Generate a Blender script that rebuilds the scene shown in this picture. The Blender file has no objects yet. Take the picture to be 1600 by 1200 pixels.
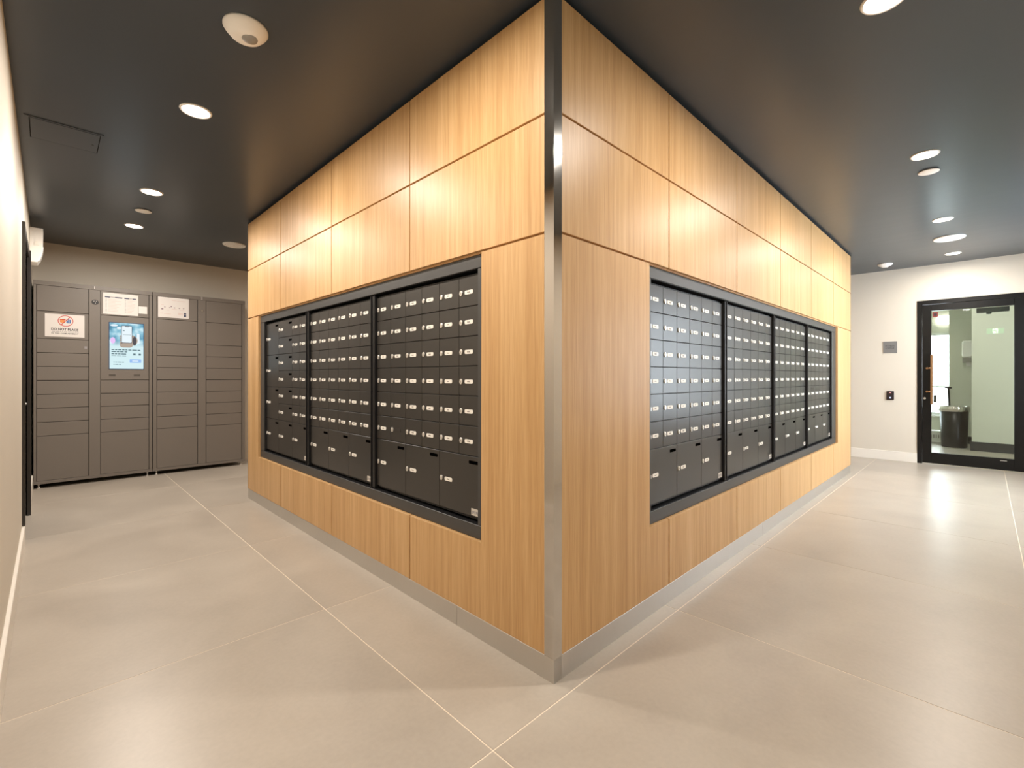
import bpy, bmesh, math, random
from mathutils import Vector, Matrix
random.seed(7)
S = bpy.context.scene
COL = S.collection
PI = math.pi

# ------------------------------------------------------------------ camera
CAM = (-1.3983, -1.1816, 1.2)
YAW = 0.790635
cd = bpy.data.cameras.new('camera')
cam = bpy.data.objects.new('camera', cd)
COL.objects.link(cam)
cam.location = CAM
cam.rotation_euler = (PI / 2, 0, YAW - PI / 2)
cd.sensor_fit = 'HORIZONTAL'
cd.sensor_width = 36.0
cd.lens = 730.65 * 36.0 / 1600.0
cd.shift_y = -(600 - 588.41) / 1600.0
cd.clip_start = 0.01
S.camera = cam

# ------------------------------------------------------------------ light and exposure
S.view_settings.view_transform = 'Standard'
S.view_settings.look = 'None'
S.view_settings.gamma = 1.0
S.view_settings.use_curve_mapping = False
S.view_settings.exposure = 0.27
LAMP_W = 24.0                       # power of one recessed downlight
LAMP_COL = (1.0, 0.92, 0.83)
SKY_COL = (0.84, 0.92, 1.0)
SKY_STRENGTH = 9.0
w = bpy.data.worlds.new('daylight')
S.world = w
w.use_nodes = True
bg = w.node_tree.nodes['Background']
bg.inputs[0].default_value = SKY_COL + (1,)
bg.inputs[1].default_value = SKY_STRENGTH

# ------------------------------------------------------------------ dimensions
CEIL = 2.73
XL, XR = -1.535, 7.2                # left and right wall faces
YS, YN = -2.15, 6.35                 # south and north wall faces
BX, BY = 5.743, 3.946               # far ends of the timber block (corner at 0,0)
Z_TOP, Z_J1, Z_J2, Z_PB = 2.706, 2.245, 1.772, 0.095
TILE = 1.285


# ------------------------------------------------------------------ material helpers
def srgb(r, g, b):
    f = lambda c: (c / 255 / 12.92) if c / 255 <= 0.04045 else ((c / 255 + 0.055) / 1.055) ** 2.4
    return (f(r), f(g), f(b))


MATS = {}


def base_mat(name):
    m = bpy.data.materials.new(name)
    m.use_nodes = True
    nt = m.node_tree
    p = nt.nodes['Principled BSDF']
    MATS[name] = m
    return m, nt, p


def N(nt, typ, **kw):
    n = nt.nodes.new(typ)
    for k, v in kw.items():
        setattr(n, k, v)
    return n


def plain(name, col, rough=0.5, metal=0.0, spec=0.5, var=0.0, vscale=20.0, bump=0.0, emit=None, estr=0.0, coat=0.0):
    """principled material with a little procedural mottling in colour and relief"""
    m, nt, p = base_mat(name)
    p.inputs['Base Color'].default_value = tuple(col) + (1,)
    p.inputs['Roughness'].default_value = rough
    p.inputs['Metallic'].default_value = metal
    p.inputs['Specular IOR Level'].default_value = spec
    p.inputs['Coat Weight'].default_value = coat
    if emit is not None:
        p.inputs['Emission Color'].default_value = tuple(emit) + (1,)
        p.inputs['Emission Strength'].default_value = estr
    if var or bump:
        tc = N(nt, 'ShaderNodeTexCoord')
        nz = N(nt, 'ShaderNodeTexNoise')
        nz.inputs['Scale'].default_value = vscale
        nz.inputs['Detail'].default_value = 4
        nt.links.new(tc.outputs['Object'], nz.inputs['Vector'])
        if var:
            mx = N(nt, 'ShaderNodeMix', data_type='RGBA')
            mx.inputs[6].default_value = tuple(max(0, c * (1 - var)) for c in col) + (1,)
            mx.inputs[7].default_value = tuple(min(1, c * (1 + var)) for c in col) + (1,)
            nt.links.new(nz.outputs['Fac'], mx.inputs[0])
            nt.links.new(mx.outputs[2], p.inputs['Base Color'])
        if bump:
            b = N(nt, 'ShaderNodeBump')
            b.inputs['Strength'].default_value = bump
            b.inputs['Distance'].default_value = 0.002
            nt.links.new(nz.outputs['Fac'], b.inputs['Height'])
            nt.links.new(b.outputs['Normal'], p.inputs['Normal'])
    return m


def emitter(name, col, strength):
    m = bpy.data.materials.new(name)
    m.use_nodes = True
    nt = m.node_tree
    nt.nodes.clear()
    o = N(nt, 'ShaderNodeOutputMaterial')
    e = N(nt, 'ShaderNodeEmission')
    e.inputs[0].default_value = tuple(col) + (1,)
    e.inputs[1].default_value = strength
    nt.links.new(e.outputs[0], o.inputs[0])
    MATS[name] = m
    return m


def glass_mat(name, tint):
    m = bpy.data.materials.new(name)
    m.use_nodes = True
    nt = m.node_tree
    nt.nodes.clear()
    o = N(nt, 'ShaderNodeOutputMaterial')
    t = N(nt, 'ShaderNodeBsdfTransparent')
    t.inputs[0].default_value = tuple(tint) + (1,)
    g = N(nt, 'ShaderNodeBsdfGlossy')
    g.inputs['Roughness'].default_value = 0.0
    fr = N(nt, 'ShaderNodeFresnel')
    geo = N(nt, 'ShaderNodeNewGeometry')
    ior = N(nt, 'ShaderNodeMix', data_type='FLOAT')
    ior.inputs[2].default_value = 1.36
    ior.inputs[3].default_value = 1 / 1.36      # the node inverts this on the inner face
    nt.links.new(geo.outputs['Backfacing'], ior.inputs[0])
    nt.links.new(ior.outputs[0], fr.inputs[0])
    mx = N(nt, 'ShaderNodeMixShader')
    nt.links.new(fr.outputs[0], mx.inputs[0])
    nt.links.new(t.outputs[0], mx.inputs[1])
    nt.links.new(g.outputs[0], mx.inputs[2])
    nt.links.new(mx.outputs[0], o.inputs[0])
    MATS[name] = m
    return m


def wood_mat():
    m, nt, p = base_mat('oak_veneer')
    tc = N(nt, 'ShaderNodeTexCoord')
    oi = N(nt, 'ShaderNodeObjectInfo')
    off = N(nt, 'ShaderNodeVectorMath', operation='SCALE')
    comb = N(nt, 'ShaderNodeCombineXYZ')
    nt.links.new(oi.outputs['Random'], comb.inputs[0])
    nt.links.new(oi.outputs['Random'], comb.inputs[2])
    nt.links.new(comb.outputs[0], off.inputs[0])
    off.inputs['Scale'].default_value = 37.0
    add = N(nt, 'ShaderNodeVectorMath', operation='ADD')
    nt.links.new(tc.outputs['Object'], add.inputs[0])
    nt.links.new(off.outputs[0], add.inputs[1])

    def layer(sx, sz, detail, dist=0.0):
        mp = N(nt, 'ShaderNodeMapping')
        mp.inputs['Scale'].default_value = (sx, sx, sz)
        nt.links.new(add.outputs[0], mp.inputs['Vector'])
        nz = N(nt, 'ShaderNodeTexNoise')
        nz.inputs['Scale'].default_value = 1.0
        nz.inputs['Detail'].default_value = detail
        nz.inputs['Roughness'].default_value = 0.6
        nz.inputs['Distortion'].default_value = dist
        nt.links.new(mp.outputs[0], nz.inputs['Vector'])
        return nz.outputs['Fac']
    a = layer(7, 0.30, 3, 0.3)
    b = layer(38, 0.55, 4, 0.2)
    c = layer(260, 5.0, 2)

    def scaled(src, k):
        mm = N(nt, 'ShaderNodeMath', operation='MULTIPLY')
        mm.inputs[1].default_value = k
        nt.links.new(src, mm.inputs[0])
        return mm.outputs[0]

    def plus(x, y):
        mm = N(nt, 'ShaderNodeMath', operation='ADD')
        nt.links.new(x, mm.inputs[0])
        nt.links.new(y, mm.inputs[1])
        return mm.outputs[0]
    tot = plus(plus(scaled(a, 0.25), scaled(b, 0.42)), scaled(c, 0.33))
    r = N(nt, 'ShaderNodeValToRGB')
    r.color_ramp.elements[0].position = 0.35
    r.color_ramp.elements[0].color = (0.455, 0.250, 0.098, 1)
    r.color_ramp.elements[1].position = 0.67
    r.color_ramp.elements[1].color = (0.715, 0.475, 0.240, 1)
    e = r.color_ramp.elements.new(0.50)
    e.color = (0.580, 0.348, 0.152, 1)
    nt.links.new(tot, r.inputs[0])
    nt.links.new(r.outputs[0], p.inputs['Base Color'])
    p.inputs['Roughness'].default_value = 0.40
    p.inputs['Specular IOR Level'].default_value = 0.38
    bp = N(nt, 'ShaderNodeBump')
    bp.inputs['Strength'].default_value = 0.10
    bp.inputs['Distance'].default_value = 0.0006
    nt.links.new(c, bp.inputs['Height'])
    nt.links.new(bp.outputs['Normal'], p.inputs['Normal'])
    return m


def tile_mat():
    m, nt, p = base_mat('porcelain_tile')
    tc = N(nt, 'ShaderNodeTexCoord')
    oi = N(nt, 'ShaderNodeObjectInfo')
    off = N(nt, 'ShaderNodeVectorMath', operation='SCALE')
    comb = N(nt, 'ShaderNodeCombineXYZ')
    nt.links.new(oi.outputs['Random'], comb.inputs[0])
    nt.links.new(oi.outputs['Random'], comb.inputs[1])
    nt.links.new(comb.outputs[0], off.inputs[0])
    off.inputs['Scale'].default_value = 91.0
    add = N(nt, 'ShaderNodeVectorMath', operation='ADD')
    nt.links.new(tc.outputs['Object'], add.inputs[0])
    nt.links.new(off.outputs[0], add.inputs[1])
    n1 = N(nt, 'ShaderNodeTexNoise')
    n1.inputs['Scale'].default_value = 1.6
    n1.inputs['Detail'].default_value = 6
    n1.inputs['Roughness'].default_value = 0.55
    n1.inputs['Distortion'].default_value = 0.4
    nt.links.new(add.outputs[0], n1.inputs['Vector'])
    n2 = N(nt, 'ShaderNodeTexNoise')
    n2.inputs['Scale'].default_value = 55
    n2.inputs['Detail'].default_value = 5
    nt.links.new(add.outputs[0], n2.inputs['Vector'])
    mm = N(nt, 'ShaderNodeMix', data_type='FLOAT')
    mm.inputs[0].default_value = 0.22
    nt.links.new(n1.outputs['Fac'], mm.inputs[2])
    nt.links.new(n2.outputs['Fac'], mm.inputs[3])
    r = N(nt, 'ShaderNodeValToRGB')
    r.color_ramp.elements[0].position = 0.30
    r.color_ramp.elements[0].color = srgb(163, 153, 141) + (1,)
    r.color_ramp.elements[1].position = 0.68
    r.color_ramp.elements[1].color = srgb(183, 173, 160) + (1,)
    nt.links.new(mm.outputs[0], r.inputs[0])
    nt.links.new(r.outputs[0], p.inputs['Base Color'])
    mr = N(nt, 'ShaderNodeMapRange')
    mr.inputs['To Min'].default_value = 0.29
    mr.inputs['To Max'].default_value = 0.35
    nt.links.new(n1.outputs['Fac'], mr.inputs[0])
    nt.links.new(mr.outputs[0], p.inputs['Roughness'])
    p.inputs['Specular IOR Level'].default_value = 0.4
    return m


def ceiling_mat():
    m, nt, p = base_mat('charcoal_ceiling_paint')
    tc = N(nt, 'ShaderNodeTexCoord')
    mp = N(nt, 'ShaderNodeMapping')
    mp.inputs['Scale'].default_value = (14, 1.1, 1)
    nt.links.new(tc.outputs['Object'], mp.inputs['Vector'])
    n1 = N(nt, 'ShaderNodeTexNoise')
    n1.inputs['Scale'].default_value = 1.0
    n1.inputs['Detail'].default_value = 5
    nt.links.new(mp.outputs[0], n1.inputs['Vector'])
    mx = N(nt, 'ShaderNodeMix', data_type='RGBA')
    mx.inputs[6].default_value = (0.044, 0.055, 0.069, 1)
    mx.inputs[7].default_value = (0.048, 0.060, 0.075, 1)
    nt.links.new(n1.outputs['Fac'], mx.inputs[0])
    nt.links.new(mx.outputs[2], p.inputs['Base Color'])
    mr = N(nt, 'ShaderNodeMapRange')
    mr.inputs['To Min'].default_value = 0.285
    mr.inputs['To Max'].default_value = 0.33
    nt.links.new(n1.outputs['Fac'], mr.inputs[0])
    nt.links.new(mr.outputs[0], p.inputs['Roughness'])
    p.inputs['Specular IOR Level'].default_value = 0.5
    return m


def steel_mat(name, col, rough, aniso_axis=(1, 1, 200)):
    m, nt, p = base_mat(name)
    tc = N(nt, 'ShaderNodeTexCoord')
    mp = N(nt, 'ShaderNodeMapping')
    mp.inputs['Scale'].default_value = aniso_axis
    nt.links.new(tc.outputs['Object'], mp.inputs['Vector'])
    n1 = N(nt, 'ShaderNodeTexNoise')
    n1.inputs['Scale'].default_value = 3.0
    n1.inputs['Detail'].default_value = 3
    nt.links.new(mp.outputs[0], n1.inputs['Vector'])
    mr = N(nt, 'ShaderNodeMapRange')
    mr.inputs['To Min'].default_value = rough * 0.8
    mr.inputs['To Max'].default_value = rough * 1.25
    nt.links.new(n1.outputs['Fac'], mr.inputs[0])
    nt.links.new(mr.outputs[0], p.inputs['Roughness'])
    p.inputs['Base Color'].default_value = tuple(col) + (1,)
    p.inputs['Metallic'].default_value = 1.0
    return m


def screen_mat():
    """lit display: blurred teal street lights in the upper half, fading to a pale page below"""
    m = bpy.data.materials.new('display_picture')
    m.use_nodes = True
    nt = m.node_tree
    nt.nodes.clear()
    o = N(nt, 'ShaderNodeOutputMaterial')
    e = N(nt, 'ShaderNodeEmission')
    tc = N(nt, 'ShaderNodeTexCoord')
    nz = N(nt, 'ShaderNodeTexNoise')
    nz.inputs['Scale'].default_value = 11
    nz.inputs['Detail'].default_value = 1.5
    nt.links.new(tc.outputs['Object'], nz.inputs['Vector'])
    r = N(nt, 'ShaderNodeValToRGB')
    cr = r.color_ramp
    cr.elements[0].position = 0.32
    cr.elements[0].color = srgb(84, 136, 162) + (1,)
    cr.elements[1].position = 0.68
    cr.elements[1].color = srgb(222, 244, 247) + (1,)
    q = cr.elements.new(0.48)
    q.color = srgb(136, 186, 206) + (1,)
    nt.links.new(nz.outputs['Fac'], r.inputs[0])
    sp = N(nt, 'ShaderNodeSeparateXYZ')
    nt.links.new(tc.outputs['Object'], sp.inputs[0])
    mr = N(nt, 'ShaderNodeMapRange')
    mr.inputs['From Min'].default_value = 1.55
    mr.inputs['From Max'].default_value = 1.62
    nt.links.new(sp.outputs[2], mr.inputs[0])
    mx = N(nt, 'ShaderNodeMix', data_type='RGBA')
    mx.inputs[6].default_value = srgb(204, 228, 232) + (1,)
    nt.links.new(mr.outputs[0], mx.inputs[0])
    nt.links.new(r.outputs[0], mx.inputs[7])
    nt.links.new(mx.outputs[2], e.inputs[0])
    e.inputs[1].default_value = 0.95
    nt.links.new(e.outputs[0], o.inputs[0])
    MATS['display_picture'] = m
    return m


wood = wood_mat()
tile = tile_mat()
ceil_m = ceiling_mat()
steel = steel_mat('brushed_steel', (0.62, 0.60, 0.57), 0.085)
kick_m = steel_mat('satin_steel_kick', (0.66, 0.64, 0.61), 0.40, (60, 60, 2))
wall_m = plain('cream_wall_paint', srgb(214, 206, 192), 0.55, var=0.02, vscale=3, bump=0.03)
white_m = plain('white_trim_paint', srgb(232, 226, 216), 0.4, var=0.015, vscale=8)
grout_m = plain('pale_grout', srgb(226, 212, 192), 0.8, var=0.05, vscale=60)
core_m = plain('black_reveal', (0.006, 0.006, 0.006), 0.7, var=0.1)
mail_m = plain('bronze_black_powder_coat', (0.033, 0.030, 0.027), 0.28, spec=0.55, var=0.06, vscale=120, bump=0.04)
mailbody_m = plain('black_cabinet_steel', (0.008, 0.008, 0.008), 0.5, var=0.1)
frame_m = plain('charcoal_frame_coat', (0.050, 0.049, 0.048), 0.38, spec=0.5, var=0.05, vscale=90, bump=0.03)
blackframe_m = plain('black_mullion_coat', (0.012, 0.012, 0.013), 0.32, var=0.1)
lock_m = plain('nickel_lock', (0.80, 0.77, 0.72), 0.30, metal=0.6, var=0.05)
lockdark_m = plain('lock_keyway', (0.05, 0.045, 0.04), 0.5, var=0.1)
plate_m = plain('white_number_plate', srgb(240, 236, 228), 0.35, var=0.02)
mark_m = plain('grey_number_print', srgb(120, 114, 108), 0.6, var=0.1)
slot_m = plain('finger_slot_shade', (0.0015, 0.0015, 0.0015), 0.9, spec=0.0, var=0.1)  # flat plate, its black painted for the shade inside an open slot
label_m = plain('silver_maker_label', srgb(205, 198, 186), 0.45, var=0.15, vscale=90)
locker_m = plain('taupe_locker_coat', srgb(118, 111, 104), 0.42, var=0.03, vscale=60, bump=0.03)
lockergap_m = plain('locker_shadow_gap', srgb(38, 34, 31), 0.7, var=0.05)
foot_m = plain('zinc_foot', (0.7, 0.68, 0.64), 0.3, metal=0.9, var=0.05)
doorblk_m = plain('black_door_coat', (0.005, 0.005, 0.005), 0.28, spec=0.3, var=0.1)
casing_m = plain('dark_brown_casing', (0.030, 0.025, 0.021), 0.35, var=0.1)
bronze_m = plain('bronze_pull', (0.42, 0.24, 0.12), 0.32, metal=0.85, var=0.08)
glass_m = glass_mat('green_tinted_glass', (0.92, 0.945, 0.91))
clear_m = glass_mat('clear_window_glass', (0.97, 0.98, 0.98))
room_m = plain('pale_green_wall_paint', srgb(205, 206, 190), 0.55, var=0.02, vscale=3)
blackbase_m = plain('black_vinyl_base', (0.02, 0.018, 0.016), 0.5, var=0.1)
bin_m = plain('black_bin_plastic', (0.010, 0.008, 0.007), 0.35, spec=0.3, var=0.1)
chrome_m = plain('chrome_rim', (0.75, 0.70, 0.66), 0.15, metal=1.0, var=0.03)
lens_m = emitter('lamp_lens', (1.0, 0.95, 0.86), 14.0)
fixture_m = plain('white_fixture', srgb(248, 245, 240), 0.45, var=0.01)
vent_m = plain('fixture_grey', srgb(150, 145, 138), 0.5, var=0.03)
sticker_m = plain('plain_white_sticker', srgb(226, 222, 218), 0.6, var=0.08, vscale=120)
paper_m = plain('white_paper', srgb(222, 217, 213), 0.55, var=0.015)
navy_m = plain('navy_print', srgb(40, 48, 84), 0.6, var=0.05)
black_print = plain('black_print', srgb(36, 34, 44), 0.6, var=0.05)
red_m = plain('red_print', srgb(196, 62, 52), 0.6, var=0.05)
orange_m = plain('orange_print', srgb(222, 140, 72), 0.6, var=0.1, vscale=80)
blue_m = plain('blue_print', srgb(70, 110, 170), 0.6, var=0.1, vscale=80)
pink_m = plain('faint_pink_print', srgb(214, 190, 184), 0.6, var=0.05)
greyp_m = plain('grey_print', srgb(150, 146, 148), 0.6, var=0.05)
signgrey_m = plain('grey_sign_plate', srgb(122, 120, 118), 0.45, var=0.03)
reader_m = plain('black_reader_plastic', (0.02, 0.015, 0.018), 0.25, var=0.1)
led_red = emitter('red_indicator', (1.0, 0.35, 0.35), 2.0)
led_blue = emitter('pale_indicator', (0.7, 0.75, 1.0), 1.2)
screen_m = screen_mat()
scr_white = emitter('display_white', srgb(222, 234, 240), 0.95)
scr_dark = emitter('display_text', srgb(104, 128, 136), 0.8)
scr_btn = emitter('display_button', srgb(140, 172, 216), 1.1)
scr_skin = emitter('display_hand', srgb(176, 160, 146), 0.9)
scr_band = emitter('display_sleeve', srgb(92, 88, 92), 0.8)
scr_pink = emitter('display_pink_glow', srgb(212, 176, 220), 1.1)
exit_green = emitter('exit_green', (0.10, 0.62, 0.22), 7.0)
exit_white = emitter('exit_pictogram', (0.9, 1.0, 0.92), 18.0)
window_white = plain('white_window_frame', srgb(230, 230, 226), 0.4, var=0.02)


# ------------------------------------------------------------------ geometry helpers
def box(bm, x0, x1, y0, y1, z0, z1, bev=0.0, mi=0):
    vs = [bm.verts.new((x, y, z)) for z in (z0, z1) for y in (y0, y1) for x in (x0, x1)]
    q = [(0, 2, 3, 1), (4, 5, 7, 6), (0, 1, 5, 4), (2, 6, 7, 3), (0, 4, 6, 2), (1, 3, 7, 5)]
    fs = [bm.faces.new([vs[i] for i in f]) for f in q]
    for f in fs:
        f.material_index = mi
    if bev:
        es = list({e for f in fs for e in f.edges})
        bmesh.ops.bevel(bm, geom=es, offset=bev, segments=1, affect='EDGES', profile=0.5)
    return fs


def prism(bm, pts, y0, y1, bev=0.0, mi=0):
    """outline pts (x,z), counter-clockwise seen from -y, extruded from y0 (front) to y1"""
    a = [bm.verts.new((x, y0, z)) for x, z in pts]
    b = [bm.verts.new((x, y1, z)) for x, z in pts]
    n = len(pts)
    fs = [bm.faces.new(a), bm.faces.new(b[::-1])]
    for i in range(n):
        j = (i + 1) % n
        fs.append(bm.faces.new([a[j], a[i], b[i], b[j]]))
    for f in fs:
        f.material_index = mi
    if bev:
        es = list({e for f in fs[:1] for e in f.edges})
        bmesh.ops.bevel(bm, geom=es, offset=bev, segments=1, affect='EDGES', profile=0.5)
    return fs


def rrect(cx, cz, w, h, r, n=3):
    pts = []
    for sx, sz, a0 in ((1, -1, -90), (1, 1, 0), (-1, 1, 90), (-1, -1, 180)):
        ox, oz = cx + sx * (w / 2 - r), cz + sz * (h / 2 - r)
        for k in range(n + 1):
            a = math.radians(a0 + 90 * k / n)
            pts.append((ox + r * math.cos(a), oz + r * math.sin(a)))
    return pts


def ellipse(cx, cz, rx, rz, n=20):
    return [(cx + rx * math.cos(2 * PI * k / n), cz + rz * math.sin(2 * PI * k / n)) for k in range(n)]


def lathe(bm, prof, seg=32, cx=0, cy=0, mi=0):
    """profile of (radius, z) turned about the vertical through cx, cy"""
    rings = []
    for r, z in prof:
        if r < 1e-6:
            rings.append([bm.verts.new((cx, cy, z))])
        else:
            rings.append([bm.verts.new((cx + r * math.cos(2 * PI * k / seg), cy + r * math.sin(2 * PI * k / seg), z)) for k in range(seg)])
    for a, b in zip(rings, rings[1:]):
        for k in range(seg):
            j = (k + 1) % seg
            if len(a) == 1 and len(b) == 1:
                continue
            if len(a) == 1:
                f = bm.faces.new([a[0], b[j], b[k]])
            elif len(b) == 1:
                f = bm.faces.new([a[k], a[j], b[0]])
            else:
                f = bm.faces.new([a[k], a[j], b[j], b[k]])
            f.material_index = mi
            f.smooth = True


def tube(bm, pts, r, seg=12, mi=0):
    prev = None
    pts = [Vector(p) for p in pts]
    for i, p in enumerate(pts):
        d = (pts[min(i + 1, len(pts) - 1)] - pts[max(i - 1, 0)]).normalized()
        u = d.orthogonal().normalized()
        v = d.cross(u)
        ring = [bm.verts.new(p + r * (math.cos(2 * PI * k / seg) * u + math.sin(2 * PI * k / seg) * v)) for k in range(seg)]
        if prev:
            for k in range(seg):
                j = (k + 1) % seg
                f = bm.faces.new([prev[k], prev[j], ring[j], ring[k]])
                f.smooth = True
                f.material_index = mi
        else:
            bm.faces.new(ring[::-1]).material_index = mi
        prev = ring
    bm.faces.new(prev).material_index = mi


def to_mesh(name, bm, *mats):
    bmesh.ops.recalc_face_normals(bm, faces=bm.faces[:])
    me = bpy.data.meshes.new(name)
    bm.to_mesh(me)
    bm.free()
    for m in mats:
        me.materials.append(m)
    return me


def link(name, me, parent=None, loc=(0, 0, 0), rot=(0, 0, 0)):
    o = bpy.data.objects.new(name, me)
    COL.objects.link(o)
    o.parent = parent
    o.location = loc
    o.rotation_euler = rot
    return o


def obj(name, bm, mat, parent=None, loc=(0, 0, 0), rot=(0, 0, 0)):
    mats = mat if isinstance(mat, (list, tuple)) else [mat]
    return link(name, to_mesh(name, bm, *mats), parent, loc, rot)


def tag(o, label=None, cat=None, group=None, kind=None):
    if label:
        o['label'] = label
    if cat:
        o['category'] = cat
    if group:
        o['group'] = group
    if kind:
        o['kind'] = kind
    return o


def thing(name, label, cat, loc=(0, 0, 0), rz=0.0, group=None, kind=None):
    o = bpy.data.objects.new(name, None)
    o.empty_display_size = 0.1
    COL.objects.link(o)
    o.location = loc
    o.rotation_euler = (0, 0, rz)
    return tag(o, label, cat, group, kind)


def bx(name, mat, parent, x0, x1, y0, y1, z0, z1, bev=0.0):
    bm = bmesh.new()
    box(bm, x0, x1, y0, y1, z0, z1, bev)
    return obj(name, bm, mat, parent)


def text_bm(bm, body, size, cx, cz, y, depth=0.0008, mi=0, width=None, bold=0.0):
    """flat lettering centred at (cx, cz) on a face that looks towards -y"""
    cu = bpy.data.curves.new('lettering', 'FONT')
    cu.body = body
    cu.size = size
    cu.align_x = 'CENTER'
    cu.align_y = 'CENTER'
    cu.resolution_u = 2
    cu.offset = bold
    o = bpy.data.objects.new('lettering', cu)
    COL.objects.link(o)
    dg = bpy.context.evaluated_depsgraph_get()
    me = bpy.data.meshes.new_from_object(o.evaluated_get(dg))
    xs = [v.co.x for v in me.vertices]
    k = (width / (max(xs) - min(xs))) if width else 1.0
    t = bmesh.new()
    t.from_mesh(me)
    vmap = {}
    for v in t.verts:
        vmap[v] = bm.verts.new((cx + v.co.x * k, y - depth, cz + v.co.y))
    for f in t.faces:
        try:
            nf = bm.faces.new([vmap[v] for v in f.verts])
            nf.material_index = mi
        except ValueError:
            pass
    t.free()
    bpy.data.objects.remove(o)
    bpy.data.curves.remove(cu)
    bpy.data.meshes.remove(me)


# ================================================================== SETTING
# ---- floor: grout bed with one object for every porcelain tile
def floor_lines(start, lo, hi):
    k = math.floor((lo - start) / TILE)
    out = [lo]
    v = start + k * TILE
    while v < hi - 0.02:
        if v > lo + 0.02:
            out.append(v)
        v += TILE
    out.append(hi)
    return out


bm = bmesh.new()
box(bm, XL - 0.15, XR + 0.15, YS - 0.15, YN + 0.15, -0.10, -0.0012)
floor = tag(obj('floor', bm, grout_m), 'large beige porcelain tile floor with thin pale grout lines', 'floor', kind='structure')
gx = floor_lines(-0.386, XL - 0.1, XR + 0.0)
gy = floor_lines(1.213, YS, YN)
g = 0.0022
cache = {}
for i in range(len(gx) - 1):
    for j in range(len(gy) - 1):
        x0, x1, y0, y1 = gx[i], gx[i + 1], gy[j], gy[j + 1]
        if x0 > 0.05 and x1 < BX - 0.05 and y0 > 0.05 and y1 < BY - 0.05:
            continue
        key = (round(x1 - x0, 3), round(y1 - y0, 3))
        if key not in cache:
            b2 = bmesh.new()
            box(b2, g, x1 - x0 - g, g, y1 - y0 - g, -0.012, 0.0, 0.0008)
            cache[key] = to_mesh('floor_tile', b2, tile)
        link('floor_tile', cache[key], floor, (x0, y0, 0))

# ---- ceiling
bm = bmesh.new()
box(bm, XL - 0.15, XR + 0.15, YS - 0.15, YN + 0.15, CEIL, CEIL + 0.12)
tag(obj('ceiling', bm, ceil_m), 'smooth charcoal painted ceiling of the mail lobby', 'ceiling', kind='structure')

# ---- left wall with a doorway
D1a, D1b, D1h = 3.62, 4.62, 2.23
bm = bmesh.new()
box(bm, XL - 0.15, XL, YS, D1a, 0, CEIL)
box(bm, XL - 0.15, XL, D1b, YN, 0, CEIL)
box(bm, XL - 0.15, XL, D1a, D1b, D1h, CEIL)
tag(obj('wall_left', bm, wall_m), 'cream painted wall at the far left edge', 'wall', kind='structure')
bm = bmesh.new()
box(bm, XL, XL + 0.016, YS, 3.562, 0, 0.148, 0.002)
box(bm, XL, XL + 0.016, 4.70, YN, 0, 0.148, 0.002)
tag(obj('baseboard_left', bm, white_m), 'white baseboard along the left wall', 'baseboard', kind='structure')
d1 = thing('door_1', 'black door with dark brown casing in the left wall', 'door', (XL, D1a, 0), kind='structure')
bx('casing', casing_m, d1, -0.02, 0.017, -0.058, 0.0, 0.15, D1h + 0.06, 0.002)
bx('casing', casing_m, d1, -0.02, 0.024, D1b - D1a, D1b - D1a + 0.06, 0.0, D1h + 0.06, 0.002)
bx('head_casing', casing_m, d1, -0.02, 0.016, 0.0, D1b - D1a, D1h, D1h + 0.06, 0.002)
bx('door_leaf', doorblk_m, d1, -0.075, -0.03, 0.004, D1b - D1a - 0.004, 0.008, D1h - 0.004, 0.002)
bx('plinth_block', white_m, d1, -0.01, 0.0155, -0.057, 0.0, 0.0, 0.149, 0.001)
bm = bmesh.new()
tube(bm, [(-0.03, 0.08, 1.0), (0.01, 0.08, 1.0), (0.01, 0.20, 1.0)], 0.009)
obj('lever_handle', bm, foot_m, d1)

# ---- back wall behind the lockers, south wall behind the camera
bm = bmesh.new()
box(bm, XL - 0.15, XR + 0.15, YN, YN + 0.15, 0, CEIL)
tag(obj('wall_back', bm, wall_m), 'beige wall behind the grey parcel lockers', 'wall', kind='structure')
WX0, WX1, WZ0, WZ1 = 3.6, 6.6, 0.60, 2.35
bm = bmesh.new()
box(bm, XL - 0.15, WX0, YS - 0.15, YS, 0, CEIL)
box(bm, WX1, XR + 0.15, YS - 0.15, YS, 0, CEIL)
box(bm, WX0, WX1, YS - 0.15, YS, 0, WZ0)
box(bm, WX0, WX1, YS - 0.15, YS, WZ1, CEIL)
tag(obj('wall_front', bm, wall_m), 'cream wall on the street side behind the camera', 'wall', kind='structure')
w1 = thing('window_1', 'street-side window with black frame behind the camera', 'window', (WX0, YS - 0.08, WZ0), kind='structure')
ww, wh = WX1 - WX0, WZ1 - WZ0
for a, b in ((0, 0.05), (ww / 3 - 0.02, ww / 3 + 0.02), (2 * ww / 3 - 0.02, 2 * ww / 3 + 0.02), (ww - 0.05, ww)):
    bx('window_post', doorblk_m, w1, a, b, -0.03, 0.03, 0.05, wh - 0.05, 0.002)
for a, b in ((0, 0.05), (wh - 0.05, wh)):
    bx('window_rail', doorblk_m, w1, 0, ww, -0.03, 0.03, a, b, 0.002)
for k in range(3):
    bx('window_pane', clear_m, w1, k * ww / 3 + 0.05, (k + 1) * ww / 3 - 0.02, -0.004, 0.004, 0.05, wh - 0.05)

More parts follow.
